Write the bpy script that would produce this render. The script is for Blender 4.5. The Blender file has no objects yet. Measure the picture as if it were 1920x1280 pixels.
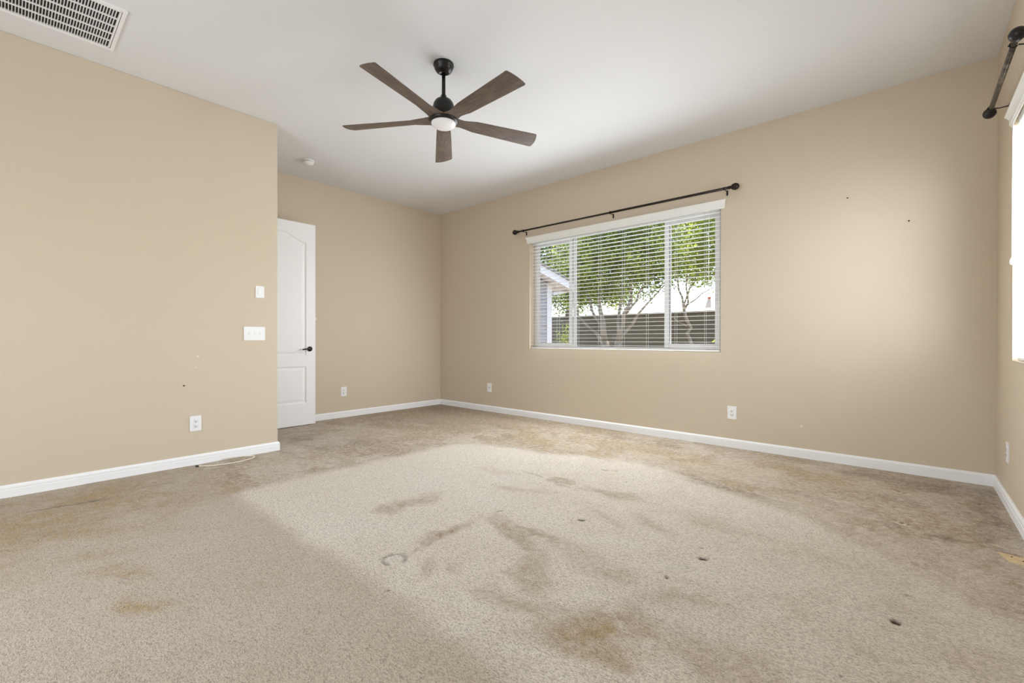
import bpy, bmesh, math, random
import numpy as np
from mathutils import Vector, Matrix
from math import pi, sin, cos, radians

random.seed(7)
rng = np.random.default_rng(7)
S = bpy.context.scene
COL = S.collection

# ------------------------------------------------------------------ camera
F_PX, YAW, PITCH, ROLL = 841.9, 0.7243, -0.0038, 0.0010
CAM = Vector((5.674, -4.665, 1.039))
fw = Vector((-sin(YAW), cos(YAW), 0)); rt = Vector((cos(YAW), sin(YAW), 0)); up = Vector((0, 0, 1))
fw2 = fw * cos(PITCH) + up * sin(PITCH); up2 = up * cos(PITCH) - fw * sin(PITCH)
r2 = rt * cos(ROLL) + up2 * sin(ROLL); u2 = up2 * cos(ROLL) - rt * sin(ROLL)
cd = bpy.data.cameras.new('camera'); cam = bpy.data.objects.new('camera', cd); COL.objects.link(cam)
cd.sensor_width = 36; cd.lens = F_PX / 1920 * 36; cd.clip_start = 0.05; cd.clip_end = 200
m3 = Matrix((r2, u2, -fw2)).transposed()
cam.matrix_world = Matrix.Translation(CAM) @ m3.to_4x4()
S.camera = cam

# ------------------------------------------------------------------ light and exposure
S.view_settings.view_transform = 'Standard'; S.view_settings.look = 'None'
S.view_settings.gamma = 1.0; S.view_settings.use_curve_mapping = False
S.view_settings.exposure = 0.08
SKY_STRENGTH, SUN_STRENGTH = 0.62, 11.0
W_MAIN, W_SKY, W_SIDE, W_REAR = 70.0, 9.0, 42.0, 79.0
w = bpy.data.worlds.new('sky'); S.world = w; w.use_nodes = True
nt = w.node_tree; bg = nt.nodes['Background']
sky = nt.nodes.new('ShaderNodeTexSky'); sky.sky_type = 'NISHITA'; sky.sun_disc = False
sky.sun_elevation = radians(66); sky.sun_rotation = radians(20); sky.air_density = 1.0; sky.dust_density = 2.5
nt.links.new(sky.outputs[0], bg.inputs[0]); bg.inputs[1].default_value = SKY_STRENGTH
sd = bpy.data.lights.new('sun', 'SUN'); sd.energy = SUN_STRENGTH; sd.angle = radians(0.6); sd.color = (1, 0.95, 0.86)
sun = bpy.data.objects.new('sun', sd); COL.objects.link(sun)
sun.rotation_euler = Vector((0.22, -0.40, -1.0)).to_track_quat('-Z', 'Y').to_euler(); sun.location = (3, 6, 9)

def daylight(name, loc, direction, sx, sy, energy, color):
    l = bpy.data.lights.new(name, 'AREA'); l.shape = 'RECTANGLE'; l.size = sx; l.size_y = sy
    l.energy = energy; l.color = color
    o = bpy.data.objects.new(name, l); COL.objects.link(o); o.location = loc
    o.rotation_euler = Vector(direction).to_track_quat('-Z', 'Y').to_euler()
    return o
W, H, JX, JY, REAR = 6.138, 3.05, 1.237, -2.967, -6.6
for i in range(6):      # the open slats send the daylight in bands, a little downward
    daylight('daylight_through_garden_window', (3.073, -0.030, 1.05 + i * 0.215), (0, -1, -0.3), 2.38, 0.20, W_MAIN / 6, (0.9, 0.96, 1.0))
daylight('daylight_behind_garden_blind', (3.073, 0.098, 1.64), (0, -1, 0), 2.34, 1.38, W_SKY, (0.9, 0.96, 1.0))
daylight('daylight_through_side_window', (W + 0.085, -0.850, 1.640), (-1, 0, 0), 0.36, 1.36, W_SIDE, (0.88, 0.95, 1.0))
daylight('rear_fill_light', (3.6, REAR - 0.04, 1.05), (0, 1, 0), 2.3, 2.0, W_REAR, (0.88, 0.95, 1.0))  # fill lamp added in the opening of an assumed door behind the camera

S.cycles.max_bounces = 12; S.cycles.diffuse_bounces = 6; S.cycles.glossy_bounces = 3
S.cycles.transparent_max_bounces = 24; S.cycles.transmission_bounces = 6
S.cycles.caustics_reflective = False; S.cycles.caustics_refractive = False
S.cycles.use_denoising = True; S.cycles.sample_clamp_indirect = 6.0

# ------------------------------------------------------------------ materials
def srgb(r, g, b):
    f = lambda c: (c / 255 / 12.92) if c / 255 <= 0.04045 else ((c / 255 + 0.055) / 1.055) ** 2.4
    return (f(r), f(g), f(b), 1)
def mat(name, col, rough=0.6, metal=0.0, spec=0.35, bump=None, var=None, coords='Object'):
    """principled material; bump=(scale, strength, distance), var=(scale, amount, second colour)"""
    m = bpy.data.materials.new(name); m.use_nodes = True
    n = m.node_tree; b = n.nodes['Principled BSDF']
    b.inputs['Base Color'].default_value = col; b.inputs['Roughness'].default_value = rough
    b.inputs['Metallic'].default_value = metal; b.inputs['Specular IOR Level'].default_value = spec
    tc = n.nodes.new('ShaderNodeTexCoord')
    if var:
        t = n.nodes.new('ShaderNodeTexNoise'); t.inputs['Scale'].default_value = var[0]; t.inputs['Detail'].default_value = 4
        mp = n.nodes.new('ShaderNodeMapping')
        if len(var) > 3: mp.inputs['Scale'].default_value = var[3]
        n.links.new(tc.outputs[coords], mp.inputs[0]); n.links.new(mp.outputs[0], t.inputs['Vector'])
        r = n.nodes.new('ShaderNodeMapRange'); r.inputs[1].default_value = 0.35; r.inputs[2].default_value = 0.65
        r.inputs[4].default_value = var[1]
        n.links.new(t.outputs['Fac'], r.inputs[0])
        mx = n.nodes.new('ShaderNodeMix'); mx.data_type = 'RGBA'
        mx.inputs[6].default_value = col; mx.inputs[7].default_value = var[2]
        n.links.new(r.outputs[0], mx.inputs[0]); n.links.new(mx.outputs[2], b.inputs['Base Color'])
    if bump:
        t = n.nodes.new('ShaderNodeTexNoise'); t.inputs['Scale'].default_value = bump[0]; t.inputs['Detail'].default_value = 3
        n.links.new(tc.outputs[coords], t.inputs['Vector'])
        bp = n.nodes.new('ShaderNodeBump'); bp.inputs['Strength'].default_value = bump[1]; bp.inputs['Distance'].default_value = bump[2]
        n.links.new(t.outputs['Fac'], bp.inputs['Height']); n.links.new(bp.outputs[0], b.inputs['Normal'])
    return m
TAN = mat('tan_wall_paint', srgb(208, 194, 174), 0.55, spec=0.3, bump=(70, 0.10, 0.004), var=(0.9, 0.3, srgb(204, 189, 168)))
CEIL = mat('white_ceiling_paint', srgb(224, 225, 228), 0.8, spec=0.15, bump=(55, 0.12, 0.004))
TRIM = mat('white_trim_paint', srgb(244, 244, 246), 0.35, spec=0.4)
DOORW = mat('white_door_paint', srgb(246, 245, 247), 0.4, spec=0.4, bump=(60, 0.04, 0.002))
PLASTIC = mat('white_plastic', srgb(240, 240, 242), 0.35, spec=0.5)
SLAT = mat('white_blind_vinyl', srgb(238, 238, 236), 0.45, spec=0.4)
CORD = mat('white_cord', srgb(236, 236, 232), 0.7)
VINYL = mat('white_window_vinyl', srgb(222, 220, 221), 0.45, spec=0.4)
BLACK = mat('satin_black_metal', srgb(30, 29, 29), 0.35, metal=0.3, spec=0.5)
BRONZE = mat('dark_bronze_metal', srgb(46, 40, 37), 0.38, metal=0.6, spec=0.5)
PITTED = mat('weathered_bronze_metal', srgb(58, 52, 46), 0.45, metal=0.4, spec=0.5, var=(26, 1.0, srgb(104, 96, 86)))
BLADE = mat('grey_brown_wood', srgb(112, 98, 88), 0.5, spec=0.35, var=(9, 0.8, srgb(86, 74, 68), (1, 6, 6)), bump=(60, 0.06, 0.002))
OPAL = mat('opal_glass', srgb(246, 246, 250), 0.3, spec=0.5)
NICKEL = mat('dark_nickel', srgb(70, 66, 64), 0.18, metal=0.95)
HOLE = mat('dark_socket', srgb(40, 38, 37), 0.7)
CREAM = mat('cream_cable', srgb(236, 226, 212), 0.45)
RED = mat('red_print', srgb(196, 70, 52), 0.6)
TAG = mat('grey_tag', srgb(205, 200, 204), 0.6)
FILTER = mat('dusty_filter', srgb(74, 66, 60), 0.95, var=(9, 0.6, srgb(52, 46, 44)))
STUCCO = mat('stucco', srgb(196, 180, 158), 0.9, bump=(40, 0.3, 0.01))
BLOCK = mat('grey_brown_block', srgb(116, 110, 98), 0.95, bump=(30, 0.3, 0.01), var=(2.5, 0.6, srgb(98, 93, 82)))
BARK = mat('pale_bark', srgb(168, 156, 140), 0.9, bump=(25, 0.4, 0.02), var=(6, 0.7, srgb(120, 110, 98)))
FASCIA = mat('white_board', srgb(214, 216, 224), 0.6)
SIDING = mat('grey_siding', srgb(150, 152, 160), 0.7)
SHINGLE = mat('grey_shingle', srgb(130, 130, 134), 0.9, bump=(30, 0.4, 0.01))
YARD = mat('gravel_yard', srgb(168, 150, 128), 0.95, bump=(60, 0.4, 0.01), var=(20, 0.6, srgb(140, 124, 104)))
SPACKLE = mat('pale_filler', srgb(232, 222, 206), 0.8)

def leaf_mat(name, a, b):
    m = bpy.data.materials.new(name); m.use_nodes = True; n = m.node_tree
    p = n.nodes['Principled BSDF']; out = n.nodes['Material Output']
    at = n.nodes.new('ShaderNodeAttribute'); at.attribute_name = 'tone'
    mx = n.nodes.new('ShaderNodeMix'); mx.data_type = 'RGBA'; mx.inputs[6].default_value = a; mx.inputs[7].default_value = b
    n.links.new(at.outputs['Fac'], mx.inputs[0]); n.links.new(mx.outputs[2], p.inputs['Base Color'])
    p.inputs['Roughness'].default_value = 0.45
    tr = n.nodes.new('ShaderNodeBsdfTranslucent'); n.links.new(mx.outputs[2], tr.inputs[0])
    ms = n.nodes.new('ShaderNodeMixShader'); ms.inputs[0].default_value = 0.42
    n.links.new(p.outputs[0], ms.inputs[1]); n.links.new(tr.outputs[0], ms.inputs[2]); n.links.new(ms.outputs[0], out.inputs[0])
    return m
LEAF = leaf_mat('green_leaf', srgb(54, 78, 40), srgb(214, 226, 92))

def glass_mat():
    m = bpy.data.materials.new('window_glass'); m.use_nodes = True; n = m.node_tree
    n.nodes.remove(n.nodes['Principled BSDF']); out = n.nodes['Material Output']
    t = n.nodes.new('ShaderNodeBsdfTransparent'); t.inputs[0].default_value = (0.95, 0.97, 0.96, 1)
    g = n.nodes.new('ShaderNodeBsdfGlossy'); g.inputs['Roughness'].default_value = 0.02
    fr = n.nodes.new('ShaderNodeFresnel'); fr.inputs[0].default_value = 1.35
    ms = n.nodes.new('ShaderNodeMixShader'); n.links.new(fr.outputs[0], ms.inputs[0])
    n.links.new(t.outputs[0], ms.inputs[1]); n.links.new(g.outputs[0], ms.inputs[2]); n.links.new(ms.outputs[0], out.inputs[0])
    return m
GLASS = glass_mat()

# ------------------------------------------------------------------ mesh helpers
class MB:
    def __init__(s): s.bm = bmesh.new()
    def box(s, x0, x1, y0, y1, z0, z1, bev=0.0):
        b = bmesh.new()
        r = bmesh.ops.create_cube(b, size=1.0)
        for v in b.verts:
            v.co = Vector(((x0 + x1) / 2 + v.co.x * (x1 - x0), (y0 + y1) / 2 + v.co.y * (y1 - y0), (z0 + z1) / 2 + v.co.z * (z1 - z0)))
        if bev: bmesh.ops.bevel(b, geom=b.edges[:], offset=bev, segments=2, affect='EDGES', profile=0.6)
        s.merge(b); return s
    def merge(s, b, M=None):
        if M is not None: bmesh.ops.transform(b, matrix=M, verts=b.verts)
        me = bpy.data.meshes.new('tmp'); b.to_mesh(me); b.free(); s.bm.from_mesh(me); bpy.data.meshes.remove(me); return s
    def lathe(s, prof, seg=32, M=None):
        """prof: (radius, z) list; revolved about z"""
        b = bmesh.new(); rings = []
        for r, z in prof:
            if r < 1e-6: rings.append([b.verts.new((0, 0, z))])
            else: rings.append([b.verts.new((r * cos(2 * pi * i / seg), r * sin(2 * pi * i / seg), z)) for i in range(seg)])
        for a, c in zip(rings[:-1], rings[1:]):
            for i in range(seg):
                j = (i + 1) % seg
                if len(a) == 1 and len(c) == 1: continue
                if len(a) == 1: b.faces.new((a[0], c[j], c[i]))
                elif len(c) == 1: b.faces.new((a[i], a[j], c[0]))
                else: b.faces.new((a[i], a[j], c[j], c[i]))
        bmesh.ops.recalc_face_normals(b, faces=b.faces[:])
        for f in b.faces: f.smooth = True
        s.merge(b, M); return s
    def tube(s, pts, r, seg=10, cap=True):
        b = bmesh.new(); pts = [Vector(p) for p in pts]; n = len(pts)
        rr = r if isinstance(r, (list, tuple)) else [r] * n
        rings = []; ref = None
        for i, p in enumerate(pts):
            t = (pts[min(i + 1, n - 1)] - pts[max(i - 1, 0)]).normalized()
            if ref is None: ref = t.orthogonal().normalized()
            ref = (ref - t * ref.dot(t)).normalized(); o = t.cross(ref)
            rings.append([b.verts.new(p + (ref * cos(2 * pi * k / seg) + o * sin(2 * pi * k / seg)) * rr[i]) for k in range(seg)])
        for a, c in zip(rings[:-1], rings[1:]):
            for k in range(seg):
                f = b.faces.new((a[k], a[(k + 1) % seg], c[(k + 1) % seg], c[k])); f.smooth = True
        if cap: b.faces.new(rings[0][::-1]); b.faces.new(rings[-1])
        bmesh.ops.recalc_face_normals(b, faces=b.faces[:])
        s.merge(b); return s
    def prism(s, poly, axis, a0, a1):
        """2D polygon extruded along axis (0 x, 1 y, 2 z); poly in the two other axes in order"""
        b = bmesh.new()
        def P(p, a): q = list(p); q.insert(axis, a); return q
        v0 = [b.verts.new(P(p, a0)) for p in poly]; v1 = [b.verts.new(P(p, a1)) for p in poly]
        n = len(poly); b.faces.new(v0); b.faces.new(v1[::-1])
        for i in range(n): b.faces.new((v0[i], v0[(i + 1) % n], v1[(i + 1) % n], v1[i]))
        bmesh.ops.recalc_face_normals(b, faces=b.faces[:]); s.merge(b); return s
    def obj(s, name, m, parent=None, loc=None, smooth=None):
        me = bpy.data.meshes.new(name); s.bm.to_mesh(me); s.bm.free()
        me.materials.append(m)
        if smooth:
            for p in me.polygons: p.use_smooth = True
        o = bpy.data.objects.new(name, me); COL.objects.link(o)
        if parent: o.parent = parent
        if loc: o.location = loc
        return o
def tag(o, label, cat, group=None):
    o['label'] = label; o['category'] = cat
    if group: o['group'] = group
    return o
def thing(name, loc, label, cat, group=None):
    o = bpy.data.objects.new(name, None); COL.objects.link(o); o.location = loc; o.empty_display_size = 0.1
    return tag(o, label, cat, group)
def struct(o): o['kind'] = 'structure'; return o
def plain(o, label): o['label'] = label; return o

# ------------------------------------------------------------------ room shell
T = 0.17
WX0, WX1, WZ0, WZ1 = 1.862, 4.285, 0.918, 2.372          # garden window opening
SY0, SY1 = -1.285, -0.652                                # side window opening
mb = MB()
mb.box(-0.15, WX0, 0, T, 0, H).box(WX1, W + T, 0, T, 0, H).box(WX0, WX1, 0, T, 0, WZ0).box(WX0, WX1, 0, T, WZ1, H)
struct(mb.obj('wall_back', TAN))
struct(MB().box(-0.15, 0, -5.0, 0, 0, H).obj('wall_left', TAN))
mb = MB().box(W, W + T, SY1, 0, 0, H).box(W, W + T, REAR, SY0, 0, H).box(W, W + T, SY0, SY1, 0, WZ0).box(W, W + T, SY0, SY1, WZ1, H)
struct(mb.obj('wall_right', TAN))
struct(MB().box(JX - 0.117, JX, REAR, JY, 0, H, 0.006).obj('wall_near_left', TAN))
DX0, DX1, DZ = 0.19, 1.015, 2.455
struct(MB().box(0, DX0, JY - 0.117, JY, 0, H).box(DX1, JX - 0.117, JY - 0.117, JY, 0, H).box(DX0, DX1, JY - 0.117, JY, DZ, H).obj('wall_doorway', TAN))
PX0, PX1, PZ = 2.45, 4.75, 2.10
struct(MB().box(JX - 0.117, PX0, REAR - T, REAR, 0, H).box(PX1, W + T, REAR - T, REAR, 0, H).box(PX0, PX1, REAR - T, REAR, PZ, H).obj('wall_front', TAN))
struct(MB().box(-0.15, JX - 0.117, -5.12, -5.0, 0, H).obj('wall_hall', TAN))
struct(MB().box(-0.15, W + T, REAR - T, T, H, H + 0.12).obj('ceiling', CEIL))

# --- carpeted floor: a fine grid whose stains, wear and far-corner shade are stored per vertex
STEP = 0.010
def floor():
    xs = np.arange(0, W + STEP, STEP); ys = np.arange(REAR, 0 + STEP, STEP)
    xs[-1] = W; ys[-1] = 0
    X, Y = np.meshgrid(xs, ys); nx, ny = len(xs), len(ys)
    def vnoise(scale, seed, octv=4):
        out = np.zeros_like(X); amp, tot = 1.0, 0.0
        for o in range(octv):
            r = np.random.default_rng(seed + o * 17); g = r.random((64, 64))
            fx = X * scale * 2 ** o; fy = Y * scale * 2 ** o
            ix = np.floor(fx).astype(int); iy = np.floor(fy).astype(int); tx = fx - ix; ty = fy - iy
            tx = tx * tx * (3 - 2 * tx); ty = ty * ty * (3 - 2 * ty)
            a = g[iy % 64, ix % 64]; b = g[iy % 64, (ix + 1) % 64]; c = g[(iy + 1) % 64, ix % 64]; d = g[(iy + 1) % 64, (ix + 1) % 64]
            out += amp * ((a * (1 - tx) + b * tx) * (1 - ty) + (c * (1 - tx) + d * tx) * ty); tot += amp; amp *= 0.55
        return out / tot
    n1, n2, n3, n4 = vnoise(1.3, 1), vnoise(3.1, 5), vnoise(8, 9), vnoise(21, 13)
    w1, w2 = vnoise(2.2, 31, 5) - .5, vnoise(2.2, 47, 5) - .5
    sst = lambda e0, e1, v: (lambda t: t * t * (3 - 2 * t))(np.clip((v - e0) / (e1 - e0), 0, 1))
    def ell(cx, cy, rx, ry, ang=0, soft=0.5, wob=0.35, warp=0.22):
        c, s = cos(radians(ang)), sin(radians(ang)); dx, dy = X - cx + w1 * warp, Y - cy + w2 * warp
        u = (dx * c + dy * s) / rx; v = (-dx * s + dy * c) / ry
        d = np.sqrt(u * u + v * v) + (n3 - 0.5) * 2 * wob + (n4 - 0.5) * wob
        return 1 - sst(1 - soft, 1 + soft * 0.5, d)
    crisp = lambda *a: ell(*a, warp=0.0)
    # the cleaner rectangle where something large lay: x > 2.2, -3.62 < y, with an uneven edge along the window wall
    top = np.interp(X, [2.2, 2.44, 3.0, 3.47, 3.9, 4.4, 4.85, 5.18, 5.5, 6.14], [-1.72, -1.49, -1.34, -1.14, -1.05, -1.18, -1.34, -1.485, -1.75, -2.3])
    clean = sst(-0.02, 0.14, X - 2.2 + w1 * 0.10) * sst(-0.02, 0.15, top - Y + w2 * 0.22 + (n3 - .5) * .08)
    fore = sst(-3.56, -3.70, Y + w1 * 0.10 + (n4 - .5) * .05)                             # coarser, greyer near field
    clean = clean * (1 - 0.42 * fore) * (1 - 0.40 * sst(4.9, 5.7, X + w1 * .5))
    mott = sst(.42, .62, n2) * .5 + sst(.42, .6, n3) * .3 + sst(.42, .6, n4) * .2
    dirt_shade = (1 - clean) * (0.58 + 0.55 * (mott - .45))
    dirt_shade = dirt_shade + clean * .20 * (mott - .3) * sst(2.8, 4.2, X)
    dirt_shade = np.clip(dirt_shade + 0.70 * sst(2.4, 0.3, np.hypot(X * 0.55, Y)), 0, 1)  # far-corner shade mixed into the dirt colour, deepest at the corner
    br = .45 + .75 * mott
    for a in ((3.30, -2.95, .10, .19, -14, .50), (3.27, -2.80, .07, .10, 0, .3), (3.40, -2.10, .34, .12, -10, .16), (3.62, -2.30, .30, .06, 25, .28),
              (3.81, -3.10, .055, .24, 8, .62), (3.80, -3.26, .05, .08, 8, .3), (4.02, -2.86, .30, .055, -8, .62), (4.42, -3.06, .09, .22, 40, .60), (4.22, -2.90, .16, .05, -28, .55),
              (4.15, -2.80, .42, .045, 3, .50), (3.85, -2.80, .10, .07, 0, .4), (4.55, -2.85, .30, .08, -8, .34), (4.52, -3.28, .22, .08, 18, .50), (4.78, -3.30, .22, .12, 20, .5), (4.85, -3.20, .30, .12, 60, .45),
              (5.05, -2.85, .32, .12, 35, .35), (4.15, -1.95, .36, .09, 5, .4), (3.75, -1.90, .22, .07, -12, .5), (4.9, -2.0, .45, .12, 0, .3), (4.35, -2.30, .30, .06, -20, .3),
              (4.02, -3.38, .04, .09, 20, .3), (4.15, -3.30, .06, .05, 0, .25), (4.6, -2.2, .3, .06, -30, .3), (5.4, -2.1, .4, .2, 20, .3), (5.2, -3.1, .3, .15, 0, .35), (4.6, -3.75, .5, .2, 10, .35), (3.6, -3.95, .35, .14, 20, .3)):
        dirt_shade = np.maximum(dirt_shade, a[5] * 1.5 * ell(*a[:5], 0.8, 0.9) * br)
    pale = np.zeros_like(X)
    for a in ((3.46, -2.19, .19, .12, 40, .65), (4.55, -2.62, .25, .1, 20, .45), (5.0, -3.0, .2, .1, 0, .4), (4.6, -3.55, .28, .08, 20, .5), (3.1, -2.6, .5, .3, 0, .3),
              (4.95, -3.62, .2, .10, 0, .5), (5.25, -2.75, .12, .07, 30, .6), (4.72, -2.35, .3, .1, 0, .4), (4.05, -2.60, .22, .07, -5, .4), (3.6, -2.62, .25, .10, 0, .4), (4.9, -2.62, .2, .08, 30, .5), (5.05, -2.90, .10, .06, 30, .6), (4.7, -3.05, .15, .06, 30, .45),
              (4.35, -3.45, .25, .06, 30, .4), (5.6, -2.52, .12, .05, 30, .35), (3.45, -3.3, .4, .2, 20, .25)):
        pale = np.maximum(pale, a[5] * ell(*a[:5], 0.8, 0.8) * (.5 + n3))
    yellow = np.clip(0.75 * sst(1.25, 1.6, X) * sst(2.9, 1.9, X) * sst(-3.6, -4.2, Y) * (mott * 1.5), 0, 1)
    for a in ((2.15, -3.62, .16, .10, 0, .6), (2.30, -4.45, .30, .10, 40, .8), (2.75, -4.40, .25, .08, 60, .7), (3.02, -4.36, .16, .07, 30, .9), (2.12, -4.38, .22, .12, 20, .7),
              (3.45, -4.28, .16, .05, 30, .9), (2.6, -4.75, .3, .2, 0, .7), (1.75, -4.6, .25, .1, 0, .6), (4.86, -3.24, .14, .06, 50, .75), (4.83, -3.42, .16, .05, 20, .7),
              (4.95, -3.30, .10, .05, 30, .45), (3.05, -1.05, .7, .18, -10, .55), (5.1, -0.55, .6, .18, -5, .6), (4.2, -0.75, .8, .25, -5, .6), (1.4, -1.9, .7, .35, 30, .35), (4.45, -1.0, .5, .10, -25, .7), (4.95, -1.22, .4, .07, -18, .6)):
        yellow = np.maximum(yellow, a[5] * ell(*a[:5], 0.8, 0.8) * br)
    dark = np.zeros_like(X)
    for a in ((5.60, -1.36, .09, .04, 0, .4), (5.95, -0.33, .40, .20, 0, .55), (5.45, -0.30, .25, .06, 0, .5), (5.75, -0.75, .35, .16, 10, .35),
              (6.02, -0.85, .10, .6, 0, .5), (0.95, -2.62, .35, .10, 30, .40), (1.30, -2.72, .3, .07, 10, .55), (1.42, -2.45, .4, .12, 40, .35), (0.5, -.35, .6, .35, 0, .5), (1.35, -2.95, .3, .05, 0, .5),
              (1.05, -1.2, .5, .08, 20, .25), (2.0, -.75, .5, .07, 0, .35), (2.3, -1.05, .35, .06, -10, .4), (3.6, -.35, .7, .1, 0, .3), (1.9, -.25, .6, .08, 0, .4),
              (3.50, -1.93, .16, .025, -12, .45), (3.78, -2.0, .16, .02, -15, .35), (5.30, -1.18, .3, .05, -15, .4), (4.75, -1.35, .4, .05, -12, .4), (4.55, -1.25, .3, .03, -25, .4), (1.35, -3.42, .06, .10, 0, .4)):
        dark = np.maximum(dark, a[5] * ell(*a[:5], 0.8, 0.9) * br)
    dark = np.maximum(dark, .62 * crisp(5.83, -1.395, .085, .045, 20, .8, .6) * (.6 + n4))
    for a in ((1.755, -4.31, .024, .10, -8, 1.0), (1.725, -4.47, .016, .12, -10, .7), (1.66, -3.95, .016, .14, -8, .35)):
        dark = np.maximum(dark, a[5] * crisp(*a[:5], .7, .5))
    hole = np.zeros_like(X)
    for a in ((4.260, -2.462, .024, .013, 30), (4.942, -2.467, .024, .015, 20), (5.640, -2.486, .019, .021, 30), (4.061, -3.614, .009, .006, 0),
              (4.882, -2.746, .012, .008, 0), (4.9, -2.36, .009, .006, 0), (3.812, -2.681, .030, .005, 70), (3.86, -1.50, .035, .007, 10), (5.63, -.592, .045, .005, -18), (5.99, -.575, .045, .005, -18), (5.65, -1.282, .04, .004, -18), (6.045, -1.432, .055, .009, -9)):
        hole = np.maximum(hole, crisp(*a, 0.4, 0.15))
    r_ = np.random.default_rng(99)
    for i in range(60):
        hole = np.maximum(hole, .55 * crisp(r_.uniform(2.3, 5.9), r_.uniform(-3.4, -.3), .008 + .006 * r_.random(), .005, r_.uniform(0, 180), .5, .3)) if i < 26 else hole
    cxr, cyr = 3.853, -3.446; ring = np.abs(np.hypot(X - cxr, Y - cyr) - 0.052)
    ang = np.arctan2(Y - cyr, X - cxr); ringm = (1 - sst(0.004, 0.013, ring)) * (np.abs(np.angle(np.exp(1j * (ang + 0.4)))) > 0.6) * (.4 + n3)
    dark = np.maximum(dark, 0.75 * ringm); pale = np.maximum(pale, 0.4 * crisp(cxr, cyr, .05, .05, 0, .3, .1))
    bare = np.zeros_like(X)
    for a in ((5.634, -0.616, .052, .019, -18), (5.652, -1.300, .044, .019, -18), (6.01, -.590, .030, .010, -20), (6.01, -1.338, .030, .012, -22), (3.93, -1.47, .03, .012, 10)):
        bare = np.maximum(bare, crisp(*a, 0.4, 0.25))
    Z = 0.004 * (n2 - 0.5) - 0.010 * hole - 0.006 * bare - 0.004 * ringm + 0.003 * (1 - clean) * n3
    edge = np.minimum(np.minimum(X, W - X), -Y); Z = np.where(edge < 0.03, np.minimum(Z, 0), Z)
    co = np.stack([X, Y, Z], -1).reshape(-1, 3)
    idx = np.arange(nx * ny).reshape(ny, nx)
    # leave the solid core behind the near-left wall and the doorway out of the grid
    q = np.stack([idx[:-1, :-1], idx[:-1, 1:], idx[1:, 1:], idx[1:, :-1]], -1).reshape(-1, 4)
    me = bpy.data.meshes.new('floor'); me.vertices.add(len(co)); me.vertices.foreach_set('co', co.ravel())
    me.loops.add(q.size); me.loops.foreach_set('vertex_index', q.ravel().astype(np.int32))
    me.polygons.add(len(q)); me.polygons.foreach_set('loop_start', np.arange(0, q.size, 4, dtype=np.int32))
    me.polygons.foreach_set('use_smooth', np.ones(len(q), bool)); me.update(); me.validate()
    for nm, a in (('dirt_shade', dirt_shade), ('yellow', yellow), ('dark', dark), ('pale', pale), ('hole', hole), ('bare', bare), ('fore', fore)):
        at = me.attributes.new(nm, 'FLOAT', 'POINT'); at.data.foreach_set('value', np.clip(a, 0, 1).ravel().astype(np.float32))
    m = bpy.data.materials.new('worn_beige_carpet'); m.use_nodes = True; n = m.node_tree; b = n.nodes['Principled BSDF']
    b.inputs['Roughness'].default_value = 0.95; b.inputs['Specular IOR Level'].default_value = 0.1
    b.inputs['Sheen Weight'].default_value = 0.15
    tc = n.nodes.new('ShaderNodeTexCoord')
    def noise(sc, det=3, rough=0.6):
        t = n.nodes.new('ShaderNodeTexNoise'); t.inputs['Scale'].default_value = sc; t.inputs['Detail'].default_value = det; t.inputs['Roughness'].default_value = rough
        n.links.new(tc.outputs['Object'], t.inputs['Vector']); return t.outputs['Fac']
    def rng_(src, a, b_, c=0, d=1):
        r = n.nodes.new('ShaderNodeMapRange'); n.links.new(src, r.inputs[0])
        for i, v in enumerate((a, b_, c, d)): r.inputs[i + 1].default_value = v
        return r.outputs[0]
    def mul(a, v):
        k = n.nodes.new('ShaderNodeMath'); k.operation = 'MULTIPLY'; n.links.new(a, k.inputs[0])
        if isinstance(v, float): k.inputs[1].default_value = v
        else: n.links.new(v, k.inputs[1])
        return k.outputs[0]
    col = None
    def blend(prev, fac, c):
        x = n.nodes.new('ShaderNodeMix'); x.data_type = 'RGBA'; n.links.new(fac, x.inputs[0])
        if isinstance(prev, tuple): x.inputs[6].default_value = prev
        else: n.links.new(prev, x.inputs[6])
        x.inputs[7].default_value = c; return x.outputs[2]
    def attr(nm):
        a = n.nodes.new('ShaderNodeAttribute'); a.attribute_name = nm; return a.outputs['Fac']
    blot = rng_(noise(26, 4, 0.75), 0.32, 0.66, 0.45, 1.5)
    col = blend(srgb(234, 224, 210), mul(attr('dirt_shade'), blot), srgb(162, 135, 100))
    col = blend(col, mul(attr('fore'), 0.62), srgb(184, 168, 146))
    col = blend(col, mul(attr('yellow'), blot), srgb(174, 143, 94))
    col = blend(col, mul(attr('pale'), blot), srgb(236, 230, 220))
    col = blend(col, mul(attr('dark'), blot), srgb(92, 76, 62))
    # twisted pile: light tips, dark gaps between the tufts
    def strands(scale, rot, stretch, dist):
        mk = n.nodes.new('ShaderNodeMapping'); mk.inputs['Rotation'].default_value = (0, 0, rot); mk.inputs['Scale'].default_value = (1, stretch, 1)
        n.links.new(tc.outputs['Object'], mk.inputs[0])
        vt = n.nodes.new('ShaderNodeTexNoise'); vt.inputs['Scale'].default_value = scale; vt.inputs['Detail'].default_value = 2.5; vt.inputs['Roughness'].default_value = 0.6; vt.inputs['Distortion'].default_value = dist
        n.links.new(mk.outputs[0], vt.inputs['Vector']); return vt.outputs['Fac']
    st = strands(62, -0.45, 2.6, 1.2); s2 = strands(120, 0.5, 1.6, 0.6)
    speck = rng_(noise(260, 2, 0.7), 0.42, 0.62, 0.0, 1.0)
    gaps = rng_(st, 0.36, 0.52, 1.0, 0.0); gaps2 = rng_(s2, 0.38, 0.52, 1.0, 0.0)
    col = blend(col, mul(gaps, 0.52), srgb(96, 78, 56))
    col = blend(col, mul(gaps2, 0.42), srgb(104, 86, 64))
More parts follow.
